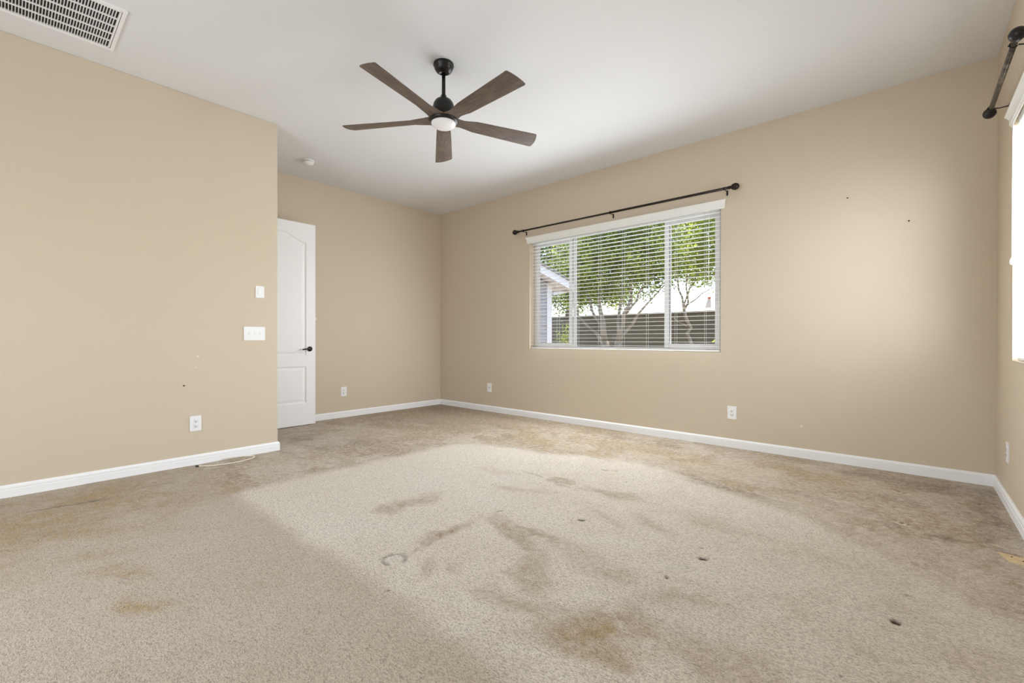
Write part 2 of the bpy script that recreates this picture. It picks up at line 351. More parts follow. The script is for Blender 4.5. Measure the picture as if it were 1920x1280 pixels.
    col = blend(col, mul(speck, 0.26), srgb(250, 242, 228))
    col = blend(col, attr('bare'), srgb(222, 206, 178))
    col = blend(col, attr('hole'), srgb(62, 46, 36))
    n.links.new(col, b.inputs['Base Color'])
    bp = n.nodes.new('ShaderNodeBump'); bp.inputs['Strength'].default_value = 0.7; bp.inputs['Distance'].default_value = 0.006
    n.links.new(st, bp.inputs['Height'])
    bp2 = n.nodes.new('ShaderNodeBump'); bp2.inputs['Strength'].default_value = 0.5; bp2.inputs['Distance'].default_value = 0.004
    n.links.new(speck, bp2.inputs['Height']); n.links.new(bp.outputs[0], bp2.inputs['Normal']); n.links.new(bp2.outputs[0], b.inputs['Normal'])
    me.materials.append(m)
    o = bpy.data.objects.new('floor', me); COL.objects.link(o); return struct(o)
floor()
struct(MB().box(-0.15, W + T, REAR - T, T, -0.2, -0.02).obj('floor_slab', STUCCO))

# --- baseboards with a moulded top
def base_profile(h=0.083, t=0.014):
    return [(0, -0.004), (t, -0.004), (t, h * 0.60), (t - 0.002, h * 0.63), (t - 0.002, h * 0.68), (t, h * 0.71), (t - 0.001, h * 0.84), (t - 0.006, h * 0.95), (t - 0.009, h), (0, h)]
def baseboard(name, axis, at, sgn, a0, a1, m0=0.0, m1=0.0):
    """runs along axis 0/1 on the plane at; sgn is the side the room lies on; m0/m1 = mitre growth per unit depth at the two ends"""
    b = bmesh.new(); pr = base_profile(); e = []
    for a, mm in ((a0, m0), (a1, m1)):
        ring = []
        for d, z in pr:
            al = a + mm * d
            ring.append(b.verts.new((al, at + sgn * d, z) if axis == 0 else (at + sgn * d, al, z)))
        e.append(ring)
    n = len(pr); b.faces.new(e[0]); b.faces.new(e[1][::-1])
    for i in range(n): b.faces.new((e[0][i], e[0][(i + 1) % n], e[1][(i + 1) % n], e[1][i]))
    bmesh.ops.recalc_face_normals(b, faces=b.faces[:])
    k = MB(); k.merge(b); return struct(k.obj(name, TRIM))
baseboard('baseboard_back', 0, 0.0, -1, 0, W, 1, -1)
baseboard('baseboard_left', 1, 0.0, 1, JY, 0, 0, -1)
baseboard('baseboard_right', 1, W, -1, REAR, 0, 1, -1)
baseboard('baseboard_near_left', 1, JX, 1, REAR, JY, 1, 1)
baseboard('baseboard_doorway', 0, JY, 1, DX1 + 0.06, JX, 0, 1)
baseboard('baseboard_front', 0, REAR, 1, JX, PX0, 1, 0)

# ------------------------------------------------------------------ windows
def frame_rect(mb, x0, x1, z0, z1, wd, y0, y1, bev=0.004, wb=None):
    wb = wb or wd
    mb.box(x0, x0 + wd, y0, y1, z0, z1, bev).box(x1 - wd, x1, y0, y1, z0, z1, bev)
    mb.box(x0 + wd, x1 - wd, y0, y1, z0, z0 + wb, bev).box(x0 + wd, x1 - wd, y0, y1, z1 - wd, z1, bev)
win = bpy.data.objects.new('window_1', None); COL.objects.link(win); win.location = (3.07, 0.13, WZ0); struct(win)
def kid(o, parent):
    o.parent = parent; o.matrix_parent_inverse = Matrix.Translation(-parent.location); return o
b = MB(); frame_rect(b, WX0 + .001, WX1 - .001, WZ0 + .001, WZ1 - .001, 0.036, 0.112, 0.165); kid(b.obj('window_frame', VINYL), win)
b = MB(); frame_rect(b, 1.900, 2.470, 0.956, 2.335, 0.046, 0.104, 0.126, wb=0.042); kid(b.obj('sash', VINYL), win)
b = MB(); frame_rect(b, 3.672, 4.248, 0.956, 2.335, 0.050, 0.104, 0.126, wb=0.042); kid(b.obj('sash', VINYL), win)
b = MB().box(2.472, 2.512, 0.128, 0.158, 0.955, 2.335, .004).box(3.690, 3.730, 0.128, 0.158, 0.955, 2.335, .004).obj('meeting_rail', VINYL); kid(b, win)
b = MB().box(1.946, 2.424, 0.113, 0.117, 0.998, 2.289).box(3.722, 4.198, 0.113, 0.117, 0.998, 2.289).box(2.512, 3.690, 0.140, 0.144, 0.955, 2.335).obj('pane', GLASS); kid(b, win)

win2 = bpy.data.objects.new('window_2', None); COL.objects.link(win2); win2.location = (W + 0.13, -0.97, WZ0); struct(win2)
def frame_rect_y(mb, y0, y1, z0, z1, wd, x0, x1, bev=0.004):
    mb.box(x0, x1, y0, y0 + wd, z0, z1, bev).box(x0, x1, y1 - wd, y1, z0, z1, bev)
    mb.box(x0, x1, y0 + wd, y1 - wd, z0, z0 + wd, bev).box(x0, x1, y0 + wd, y1 - wd, z1 - wd, z1, bev)
b = MB(); frame_rect_y(b, SY0 + .001, SY1 - .001, WZ0 + .001, WZ1 - .001, 0.036, W + 0.112, W + 0.165); kid(b.obj('window_frame', VINYL), win2)
b = MB(); frame_rect_y(b, SY0 + .038, SY1 - .038, WZ0 + .038, 1.66, 0.042, W + 0.104, W + 0.126); kid(b.obj('sash', VINYL), win2)
b = MB().box(W + 0.113, W + 0.117, SY0 + .08, SY1 - .08, WZ0 + .08, 1.618).box(W + 0.138, W + 0.142, SY0 + .037, SY1 - .037, 1.66, WZ1 - .037).obj('pane', GLASS); kid(b, win2)

win3 = bpy.data.objects.new('window_rear_added', None); COL.objects.link(win3); win3.location = (3.6, REAR - .1, 0); struct(win3)  # unseen patio door, added to hold the rear fill lamp
b = MB(); frame_rect(b, PX0 + .001, PX1 - .001, 0.0, PZ - .001, 0.06, REAR - .14, REAR - .06)
b.box(3.57, 3.63, REAR - .14, REAR - .06, .06, PZ - .06); kid(b.obj('window_frame', VINYL), win3)
b = MB().box(PX0 + .06, 3.57, REAR - .103, REAR - .097, .06, PZ - .06).box(3.63, PX1 - .06, REAR - .103, REAR - .097, .06, PZ - .06).obj('pane', GLASS); kid(b, win3)

# ------------------------------------------------------------------ blinds
def slat_mesh(mb, x0, x1, yc, z, tilt=0.0, wdt=0.044, crown=0.0016, th=0.0020):
    """slat along x, centred on yc; tilt about x"""
    n = 6; top, bot = [], []
    for i in range(n + 1):
        u = (i / n - 0.5) * wdt; h = crown * (1 - (2 * i / n - 1) ** 2)
        top.append((u, h + th / 2)); bot.append((u, h - th / 2))
    poly = top + bot[::-1]; c, s = cos(tilt), sin(tilt)
    poly = [(yc + u * c - v * s, z + u * s + v * c) for u, v in poly]
    b = bmesh.new(); v0 = [b.verts.new((x0, y, zz)) for y, zz in poly]; v1 = [b.verts.new((x1, y, zz)) for y, zz in poly]
    k = len(poly); b.faces.new(v0); b.faces.new(v1[::-1])
    for i in range(k): b.faces.new((v0[i], v0[(i + 1) % k], v1[(i + 1) % k], v1[i]))
    bmesh.ops.recalc_face_normals(b, faces=b.faces[:]); mb.merge(b)
VAL = [(0, 0), (-.004, .003), (-.004, .012), (-.012, .020), (-.012, .050), (-.016, .056), (-.022, .066), (-.030, .074), (-.030, .082), (0, .082)]
def make_blind(x0, x1, cords, tilt, wall_at, turn, label, wand_x, tassel):
    """built along local x facing local -y, wall face at y=0"""
    root = thing('window_blind', (0, 0, 0), label, 'window blind')
    ov = 0.042
    # valance with moulded profile and short returns
    b = bmesh.new(); e = []
    for a in (x0 - ov, x1 + ov):
        e.append([b.verts.new((a + (0.012 - abs(d)) * (0.6 if a < (x0 + x1) / 2 else -0.6), d - 0.002 if d else -0.002, 2.325 + z)) for d, z in VAL])
    k = len(VAL); b.faces.new(e[0]); b.faces.new(e[1][::-1])
    for i in range(k): b.faces.new((e[0][i], e[0][(i + 1) % k], e[1][(i + 1) % k], e[1][i]))
    bmesh.ops.recalc_face_normals(b, faces=b.faces[:]); v = MB(); v.merge(b); v.obj('valance', SLAT, root)
    MB().box(x0 + .012, x1 - .012, 0.018, 0.070, 2.322, 2.366, .003).obj('headrail', SLAT, root)
    sl = MB(); z = 0.972
    while z < 2.31:
        slat_mesh(sl, x0 + .014, x1 - .014, 0.044, z, tilt); z += 0.0445
    sl.obj('slats', SLAT, root)
    MB().box(x0 + .014, x1 - .014, 0.020, 0.070, 0.9215, 0.937, .003).obj('bottom_rail', SLAT, root)
    for cx in cords:
        c = MB()
        for yy in (0.0165, 0.0715): c.tube([(cx, yy, 0.933), (cx, yy, 2.325)], 0.0013, 6)
        c.obj('ladder_cord', CORD, root)
    if wand_x:
        c = MB()
        for q in (-.004, .004): c.tube([(wand_x + q, -0.004, 2.33), (wand_x + q * .7, -0.006, 1.9), (wand_x + q * .4, -0.006, tassel + .02)], 0.0016, 6)
        cc = c.obj('pull_cord', CORD, root)
        if turn: MB().lathe([(0, 0), (.009, .003), (.011, .02), (.006, .04), (0, .043)], 16, Matrix.Translation((wand_x, -0.006, tassel - .01))).obj('tassel', SLAT, root)
        else:
            t = MB().prism([(wand_x - .034, tassel - .095), (wand_x + .026, tassel - .095), (wand_x + .022, tassel), (wand_x - .006, tassel)], 1, -.0075, -.0055)
            t.obj('cord_tag', TAG, root)
            t = MB().box(wand_x - .006, wand_x + .022, -.0082, -.0050, tassel - .004, tassel + .012); plain(t.obj('tag_band', RED, root), 'red band on the cord tag')
    if turn:
        root.rotation_euler = (0, 0, -pi / 2); root.location = wall_at
    else: root.location = wall_at
    return root
gx = (1.985, 2.30, 2.595, 2.905, 3.215, 3.505, 3.825, 4.125)
make_blind(WX0, WX1, gx, 0.0, (0, 0, 0), False, 'wide white slatted blind with open slats, in the window that looks onto the garden', 4.172, 1.455)
# side window: local x runs toward -y
make_blind(0.652, 1.285, (0.74, 0.97, 1.20), radians(4), (W, 0, 0), True, 'narrow white slatted blind with tilted slats, cut off by the right edge of the photo', 0.672, 1.50)

# ------------------------------------------------------------------ curtain rods
def finial(mb, p, d, r=0.033, L=0.085):
    q = Vector(d).to_track_quat('Z', 'Y').to_matrix().to_4x4()
    prof = [(0.0, -.004), (.0135, -.004), (.0135, .006), (.017, .008), (.017, .014), (.012, .018), (.013, .024), (r * .8, .036), (r, .036 + r * .75), (r * .95, .036 + r * 1.1), (r * .7, .036 + r * 1.55), (r * .35, .036 + r * 1.8), (0, .036 + r * 1.85)]
    mb.lathe(prof, 28, Matrix.Translation(p) @ q)
def curtain_rod(a, b_, brackets, off_dir, label, m, r1=0.0125, r2_=0.0105, split=None):
    """a, b_: rod ends; off_dir: unit vector from wall into the room; brackets: params along"""
    A, B = Vector(a), Vector(b_); D = (B - A).normalized(); O = Vector(off_dir)
    root = thing('curtain_rod', (0, 0, 0), label, 'curtain rod')
    sp = A + (B - A) * split if split else None
    if sp is not None:
        MB().tube([A, sp], r2_, 20).obj('inner_pole', m, root); MB().tube([sp, B], r1, 20).obj('outer_pole', m, root)
    else: MB().tube([A, B], r1, 20).obj('pole', m, root)
    for p, d in ((A, -D), (B, D)):
        f = MB(); finial(f, p, d); f.obj('finial', BLACK if m is PITTED else m, root)
    for t in brackets:
        P = A + (B - A) * t; off = 0.08; k = MB()
        up_ = Vector((0, 0, 1)); ring = []
        for i in range(15):
            an = radians(-40 - i * 280 / 14 + 0)
            ring.append(P + (O * -cos(an) * 1 + up_ * sin(an)) * (r1 + .003))
        k.tube(ring, 0.0028, 8)
        wall = P - O * (off - .004)
        k.tube([P - O * (r1 + .002) - up_ * .006, P - O * .035 - up_ * .012, wall + O * .006 - up_ * .010, wall + O * .001 - up_ * .014], 0.0036, 8)
        c = wall - up_ * .025; s_ = D * .0075; q = MB()
        pts = [c + s_ * sx + up_ * (.024 * sz) + O * (.003 * so - .0015) for sx in (-1, 1) for sz in (-1, 1) for so in (-1, 1)]
        bb = bmesh.new(); vs = [bb.verts.new(p) for p in pts]; bmesh.ops.convex_hull(bb, input=vs); k.merge(bb)
        k.lathe([(0, 0), (.005, .001), (.004, .006), (0, .007)], 10, Matrix.Translation(P + O * (r1 + .002)) @ O.to_track_quat('Z', 'Y').to_matrix().to_4x4())
        k.obj('bracket', BLACK, root)
    return root
RZ = 2.492
curtain_rod((1.73, -.08, RZ), (4.375, -.08, RZ), (.030, .522, .988), (0, -1, 0), 'long thin dark bronze curtain rod on three brackets above the garden window', BRONZE, split=.52)
curtain_rod((W - .08, -0.505, 2.505), (W - .08, -1.385, 2.505), (.03, .955), (-1, 0, 0), 'short weathered curtain rod on the right wall, cut off at the photo corner', PITTED)

# ------------------------------------------------------------------ door
door = bpy.data.objects.new('door_1', None); COL.objects.link(door); struct(door)
DW, DH, DT = 0.815, 2.43, 0.035
def arch_outline(x0, x1, z0, z1, rise, n=24):
    pts = [(x0, z0), (x1, z0), (x1, z1)]
    c, h = (x0 + x1) / 2, (x1 - x0) / 2
    if rise:
        for i in range(1, n):
            u = 1 - 2 * i / n; pts.append((c + h * u, z1 + rise * (0.5 + 0.5 * cos(pi * u)) ** 0.9))
    pts.append((x0, z1)); return pts
def inset(poly, d):
    out = []; n = len(poly)
    for i in range(n):
        p0, p1, p2 = Vector(poly[i - 1]), Vector(poly[i]), Vector(poly[(i + 1) % n])
        e1 = (p1 - p0).normalized(); e2 = (p2 - p1).normalized()
        n1 = Vector((-e1.y, e1.x)); n2 = Vector((-e2.y, e2.x)); k = (n1 + n2)
        k = k / max(0.3, k.length_squared / 2); out.append(tuple(p1 + k * d))
    return out
def door_leaf():
    b = bmesh.new()
    outer = [(0, 0), (DW, 0), (DW, DH), (0, DH)]
    panels = [arch_outline(.112, DW - .112, .835, 2.20, .105), arch_outline(.112, DW - .112, .262, .708, 0)]
    def face_side(y, s):
        edges = []
        loops = [outer] + panels
        vl = []
        for L in loops:
            vs = [b.verts.new((x, y, z)) for x, z in L]; vl.append(vs)
            edges += [b.edges.new((vs[i], vs[(i + 1) % len(vs)])) for i in range(len(vs))]
        bmesh.ops.triangle_fill(b, edges=edges, use_beauty=True)
        for L, vs in zip(panels, vl[1:]):
            prev = vs
            for d, h in ((.006, .004), (.014, .0085), (.024, .0085), (.040, .003), (.052, .0015)):
                cur = [b.verts.new((x, y - s * h, z)) for x, z in inset(L, d)]
                for i in range(len(L)):
                    j = (i + 1) % len(L); b.faces.new((prev[i], prev[j], cur[j], cur[i]))
                prev = cur
            b.faces.new(prev)
        return vl[0]
    f = face_side(-DT / 2, -1); g = face_side(DT / 2, 1)
    for i in range(4): b.faces.new((f[i], f[(i + 1) % 4], g[(i + 1) % 4], g[i]))
    bmesh.ops.recalc_face_normals(b, faces=b.faces[:])
    k = MB(); k.merge(b); return k.obj('door_leaf', DOORW)
leaf = door_leaf(); leaf.parent = door
# local x runs from hinge to free edge, local -y faces the room once turned
door.location = (0.192, -2.945, 0.010); door.rotation_euler = (0, 0, radians(90 + 0.5))
hd = MB()
hd.lathe([(0, 0), (.031, 0), (.031, .004), (.026, .009), (.014, .011), (.012, .034), (0, .036)], 28, Matrix.Translation((DW - .070, -DT / 2, .915)) @ Matrix.Rotation(pi / 2, 4, 'X'))
hd.tube([(DW - .070, -DT / 2 - .040, .915), (DW - .100, -DT / 2 - .044, .918), (DW - .140, -DT / 2 - .040, .914), (DW - .172, -DT / 2 - .034, .910)], [.011, .010, .0085, .007], 12)
h_ = hd.obj('door_handle', NICKEL); h_.parent = door; plain(h_, 'dark nickel lever handle')
cas = MB()
cas.box(DX0 - .06, DX0, JY, JY + .014, 0, DZ + .06, .003).box(DX1, DX1 + .06, JY, JY + .014, 0, DZ + .06, .003).box(DX0, DX1, JY, JY + .014, DZ, DZ + .06, .003)
struct(cas.obj('trim_1', TRIM))

# ------------------------------------------------------------------ ceiling fan
FX, FY = 3.120, -2.535
fan = thing('ceiling_fan', (FX, FY, H), 'five-bladed ceiling fan with grey-brown wood blades and black downrod', 'ceiling fan')
def fz(v): return v - H
MB().lathe([(0, fz(3.05)), (.073, fz(3.05)), (.075, fz(3.038)), (.072, fz(3.031)), (.069, fz(3.029)), (.066, fz(3.014)), (.056, fz(2.998)), (.042, fz(2.989)), (.030, fz(2.985)), (.030, fz(2.992)), (0, fz(2.992))], 40).obj('canopy', BLACK, fan)
MB().lathe([(0, fz(2.985)), (.0135, fz(2.985)), (.0135, fz(2.80)), (0, fz(2.80))], 20).obj('downrod', BLACK, fan)
MB().lathe([(0, fz(2.825)), (.018, fz(2.825)), (.022, fz(2.815)), (.024, fz(2.798)), (.036, fz(2.796)), (.056, fz(2.785)), (.070, fz(2.766)), (.078, fz(2.740)), (.080, fz(2.705)), (.078, fz(2.672)), (.066, fz(2.655)), (0, fz(2.655))], 40).obj('motor_housing', BLACK, fan)
MB().lathe([(0, fz(2.664)), (.092, fz(2.664)), (.104, fz(2.658)), (.107, fz(2.645)), (.104, fz(2.632)), (.098, fz(2.624)), (.090, fz(2.620)), (.080, fz(2.618)), (0, fz(2.618))], 44).obj('light_ring', BLACK, fan)
MB().lathe([(.088, fz(2.623)), (.090, fz(2.616)), (.086, fz(2.606)), (.072, fz(2.595)), (.048, fz(2.587)), (.022, fz(2.583)), (0, fz(2.5825))], 40).obj('light_lens', OPAL, fan)
def blade_mesh():
    prof = [(.085, .062, 0), (.11, .058, 0), (.14, .052, .2), (.18, .054, .6), (.24, .058, 1), (.34, .062, 1), (.46, .066, 1), (.60, .071, 1), (.70, .074, 1), (.752, .0755, 1), (.762, .072, 1)]
    b = bmesh.new(); rows = []; nseg = 6; th = .0045
    for i, (r, hw, tw) in enumerate(prof):
        ph = radians(-12.5) * tw
        row_t, row_b = [], []
        for k in range(nseg + 1):
            u = (k / nseg * 2 - 1) * hw
            rr = r - (0.012 * (u / hw) ** 2 if r > .7 else 0) + (0.010 * u / hw if r > .7 else 0)
            zc = -0.004 * (1 - (u / hw) ** 2) * tw
            y, z = u * cos(ph) - zc * sin(ph), u * sin(ph) + zc
            if tw < 1: z *= tw
            row_t.append(b.verts.new((rr, y, z + th / 2))); row_b.append(b.verts.new((rr, y, z - th / 2)))
        rows.append((row_t, row_b))
    for (t0, b0), (t1, b1) in zip(rows[:-1], rows[1:]):
        for k in range(nseg):
            b.faces.new((t0[k], t0[k + 1], t1[k + 1], t1[k])); b.faces.new((b0[k], b1[k], b1[k + 1], b0[k + 1]))
        b.faces.new((t0[0], t1[0], b1[0], b0[0])); b.faces.new((t0[-1], b0[-1], b1[-1], t1[-1]))
    for t, bb in (rows[0], rows[-1]):
        for k in range(nseg): b.faces.new((t[k], t[k + 1], bb[k + 1], bb[k]))
    bmesh.ops.recalc_face_normals(b, faces=b.faces[:])
    for f in b.faces: f.smooth = True
    k = MB(); k.merge(b); return k
b0 = blade_mesh().obj('blade', BLADE, fan)
md = b0.modifiers.new('edge', 'EDGE_SPLIT'); md.split_angle = radians(50)
BLADE_Z = fz(2.643)
for i in range(5):
    o = b0 if i == 0 else b0.copy()
    if i: COL.objects.link(o); o.parent = fan
    o.location = (0, 0, BLADE_Z); o.rotation_euler = (0, 0, radians(-76 + 72 * i))

# ------------------------------------------------------------------ smoke detector and return-air grille
sm = thing('smoke_detector', (0.605, -2.40, H), 'small round white smoke detector on the ceiling near the door', 'smoke detector')
MB().lathe([(0, 0), (.066, 0), (.066, -.010), (.062, -.013), (0, -.013)], 36).obj('mounting_plate', PLASTIC, sm)
MB().lathe([(0, -.0165), (.056, -.0165), (.058, -.022), (.056, -.034), (.045, -.042), (.020, -.045), (0, -.045)], 36).obj('cover', PLASTIC, sm)
MB().lathe([(0, -.012), (.054, -.012), (.054, -.018), (0, -.018)], 30).obj('vent_gap', HOLE, sm)
MB().lathe([(0, -.043), (.012, -.043), (.012, -.047), (0, -.048)], 16).obj('test_button', PLASTIC, sm)

gr = thing('air_return_grille', (1.808, -4.64, H), 'large white louvred air return grille on the ceiling, cut off by the photo corner', 'air grille')
gx0, gx1, gy0, gy1 = 1.528, 2.088, -5.12, -4.160
def gl(mb, x0, x1, y0, y1, z0, z1, bev=0): return mb.box(x0 - 1.808, x1 - 1.808, y0 + 4.64, y1 + 4.64, z0, z1, bev)
f = MB(); gl(f, gx0, gx0 + .020, gy0, gy1, -.014, 0, .003); gl(f, gx1 - .020, gx1, gy0, gy1, -.014, 0, .003); gl(f, gx0 + .02, gx1 - .02, gy1 - .020, gy1, -.014, 0, .003); gl(f, gx0 + .02, gx1 - .02, gy0, gy0 + .02, -.014, 0, .003)
f.obj('frame', PLASTIC, gr)
lo = MB(); ix0, ix1, iy0, iy1 = 1.553, 2.058, -5.09, -4.193
gl(lo, gx0 + .0215, ix0 + .004, gy0 + .022, gy1 - .0225, -.013, -.001); gl(lo, ix1 - .004, gx1 - .0215, gy0 + .022, gy1 - .0225, -.013, -.001)
gl(lo, ix0, ix1, iy1, gy1 - .0235, -.013, -.001); gl(lo, ix0, ix1, gy0 + .022, iy0, -.013, -.001)
for i in range(1, 5):
    xx = ix0 + (ix1 - ix0) * i / 5; gl(lo, xx - .005, xx + .005, iy0, iy1, -.0125, -.004)
y = iy1 - .0135
while y > iy0:
    bb = bmesh.new()
    pts = [(x, yy, z) for x in (ix0 - 1.808, ix1 - 1.808) for yy, z in ((y + 4.64, -.012), (y + 4.64 + .002, -.012), (y + 4.64 - .0025, -.004), (y + 4.64 - .0005, -.004))]
    vs = [bb.verts.new(p) for p in pts]; bmesh.ops.convex_hull(bb, input=vs); lo.merge(bb); y -= .0137
lo.obj('louvres', PLASTIC, gr)
fl = MB(); gl(fl, gx0 + .003, gx1 - .003, gy0 + .003, gy1 - .003, -.0015, -.0002); fl.obj('filter', FILTER, gr)

# ------------------------------------------------------------------ outlets, switches
def plate_mesh(wd, hg):
    return MB().prism([(-wd / 2 + .004, -hg / 2), (wd / 2 - .004, -hg / 2), (wd / 2, -hg / 2 + .004), (wd / 2, hg / 2 - .004), (wd / 2 - .004, hg / 2), (-wd / 2 + .004, hg / 2), (-wd / 2, hg / 2 - .004), (-wd / 2, -hg / 2 + .004)], 1, -.0055, 0)
def put(root, wall, along, z):
    if wall == 'back': root.location = (along, 0, z)
    elif wall == 'left': root.location = (0, along, z); root.rotation_euler = (0, 0, pi / 2)
    elif wall == 'near': root.location = (JX, along, z); root.rotation_euler = (0, 0, pi / 2)
    elif wall == 'right': root.location = (W, along, z); root.rotation_euler = (0, 0, -pi / 2)
PW, PH = .080, .124
def outlet(wall, along, z, label, decora=False):
    root = thing('wall_outlet', (0, 0, 0), label, 'outlet', 'wall outlets')
    plate_mesh(PW, PH).obj('cover_plate', PLASTIC, root)
    if decora: MB().box(-.0165, .0165, -.0075, -.0050, -.034, .034, .002).obj('receptacle_insert', PLASTIC, root)
    RX90 = Matrix.Rotation(pi / 2, 4, 'X')
    for c in (.0195, -.0195):
        fc = MB().lathe([(0, 0), (.0155 if decora else .0170, 0), (.015 if decora else .0165, .0022), (0, .0022)], 24, Matrix.Translation((0, -.0055, c)) @ RX90).obj('socket', PLASTIC, root)
        MB().box(-.0075, -.0055, -.0084, -.0070, c, c + .009).box(.0055, .0075, -.0084, -.0070, c, c + .008).lathe([(0, 0), (.0028, 0), (.0028, .0012), (0, .0012)], 10, Matrix.Translation((0, -.0072, c - .006)) @ RX90).obj('slots', HOLE, fc)
    if not decora: MB().lathe([(0, 0), (.003, 0), (.002, .001), (0, .001)], 10, Matrix.Translation((0, -.0055, 0)) @ Matrix.Rotation(pi / 2, 4, 'X')).obj('screw', PLASTIC, root)
    put(root, wall, along, z); return root
outlet('back', 4.391, .337, 'white outlet on the window wall to the right of and below the garden window', True)
outlet('left', -1.654, .345, 'white outlet low on the far left wall between the door and the corner')
outlet('near', -3.615, .343, 'white outlet low on the near left wall above the cable', True)
outlet('right', -.522, .340, 'white outlet on the right wall beside the right corner, seen edge-on')
root = thing('wall_plate', (0, 0, 0), 'plain white wall plate on the window wall nearest the far corner', 'wall plate')
plate_mesh(PW, PH).obj('cover_plate', PLASTIC, root)
MB().lathe([(0, 0), (.0055, 0), (.0055, .004), (.0035, .004), (.0035, .008), (0, .008)], 14, Matrix.Translation((0, -.0055, 0)) @ Matrix.Rotation(pi / 2, 4, 'X')).obj('coaxial_jack', NICKEL, root)
put(root, 'back', 1.110, .346)

sw = thing('light_switch', (0, 0, 0), 'upper white single switch plate on the near left wall', 'light switch')
plate_mesh(.072, .106).obj('cover_plate', PLASTIC, sw)
MB().box(-.0165, .0165, -.0085, -.0050, -.033, .033, .002).obj('rocker', PLASTIC, sw); put(sw, 'near', -3.121, 1.472)
sw = thing('light_switch', (0, 0, 0), 'wide white three-toggle switch plate below the single switch', 'light switch')
plate_mesh(.174, .122).obj('cover_plate', PLASTIC, sw)
for i, dz in zip((-1, 0, 1), (1, -1, 1)):
    b = bmesh.new(); c = i * .046
    vs = [b.verts.new(p) for p in [(c + sx * .0038, -.005, sz * .010) for sx in (-1, 1) for sz in (-1, 1)] + [(c + sx * .0030, -.0125, dz * .006 + sz * .0035) for sx in (-1, 1) for sz in (-1, 1)]]
    bmesh.ops.convex_hull(b, input=vs); k = MB(); k.merge(b); k.obj('toggle', PLASTIC, sw)
put(sw, 'near', -3.166, 1.093)

# ------------------------------------------------------------------ small wall marks and fittings
def disc(name, m, wall, along, z, r, depth, label, cat, group=None, hemi=False):
    prof = [(0, 0), (r, 0), (r * .9, depth * .7), (r * .5, depth), (0, depth * 1.02)]
    o = MB().lathe(prof, 14, Matrix.Rotation(pi / 2, 4, 'X')).obj(name, m)
    put(o, wall, along, z); return tag(o, label, cat, group)
disc('wall_screw', HOLE, 'back', 5.284, 2.225, .006, .004, 'left of two dark screws high on the window wall', 'screw', 'screws in the walls')
disc('wall_screw', HOLE, 'back', 5.669, 1.967, .006, .004, 'right, lower of two dark screws high on the window wall', 'screw', 'screws in the walls')
disc('wall_screw', HOLE, 'near', -3.694, .661, .006, .004, 'dark screw in the near left wall above the outlet', 'screw', 'screws in the walls')
disc('filler_spot', SPACKLE, 'back', 2.209, .453, .008, .001, 'pale filler spot below the left end of the garden window', 'filler spot', 'filler spots on the walls')
disc('filler_spot', SPACKLE, 'back', 4.964, .277, .010, .001, 'pale filler spot to the right of the window wall outlet', 'filler spot', 'filler spots on the walls')
disc('filler_spot', SPACKLE, 'near', -3.598, .898, .008, .001, 'upper pale filler spot above the near left outlet', 'filler spot', 'filler spots on the walls')
disc('filler_spot', SPACKLE, 'near', -3.612, .805, .006, .001, 'lower, fainter pale filler spot above the near left outlet', 'filler spot', 'filler spots on the walls')
disc('wall_bumper', SPACKLE, 'left', -2.040, 1.305, .018, .012, 'small cream round bumper on the wall at the door edge', 'wall bumper')

# coaxial cable lying in a loop at the near left baseboard
cb = thing('coaxial_cable', (1.36, -3.4, 0.01), 'loop of thin white cable on the carpet against the near left baseboard', 'cable')
pts = []
ctrl = [(1.345, -3.622, .010), (1.395, -3.56, .008), (1.430, -3.47, .008), (1.438, -3.38, .008), (1.422, -3.29, .008), (1.388, -3.225, .009), (1.345, -3.21, .010), (1.305, -3.235, .011), (1.278, -3.30, .012), (1.268, -3.37, .014), (1.264, -3.43, .016)]
for i in range(len(ctrl) - 1):
    p0, p1, p2, p3 = (Vector(ctrl[max(0, i - 1)]), Vector(ctrl[i]), Vector(ctrl[i + 1]), Vector(ctrl[min(len(ctrl) - 1, i + 2)]))
    for k in range(5):
        t = k / 5; pts.append(0.5 * ((2 * p1) + (p2 - p0) * t + (2 * p0 - 5 * p1 + 4 * p2 - p3) * t * t + (3 * p1 - p0 - 3 * p2 + p3) * t ** 3))
pts.append(Vector(ctrl[-1]))
base = Vector((1.36, -3.4, .01))
MB().tube([p - base for p in pts], .0045, 8).obj('cable', CREAM, cb)
a = Vector(ctrl[0]) - base; d = (Vector(ctrl[0]) - Vector(ctrl[1])).normalized()
plain(MB().tube([a - d * .004, a + d * .020], .0062, 10).obj('connector', NICKEL, cb), 'dark metal connector')

# bared tack strip at the right baseboard
ts = thing('tack_strip', (6.06, -1.485, 0), 'bare wooden tack strip beside the right baseboard', 'tack strip')
pl = MB().prism([(-.060, .046), (.052, .032), (.048, -.085), (.020, -.078), (-.032, -.066), (-.052, .010)], 2, -.004, .003).obj('wood_strip', mat('raw_wood', srgb(214, 190, 154), .8, var=(30, .6, srgb(190, 164, 128))), ts)
for px, py in ((-.015, .010), (.018, -.020), (.030, -.050)): MB().lathe([(0, 0), (.0035, 0), (.003, .003), (0, .0035)], 8, Matrix.Translation((px, py, .0025))).obj('nail', HOLE, ts)

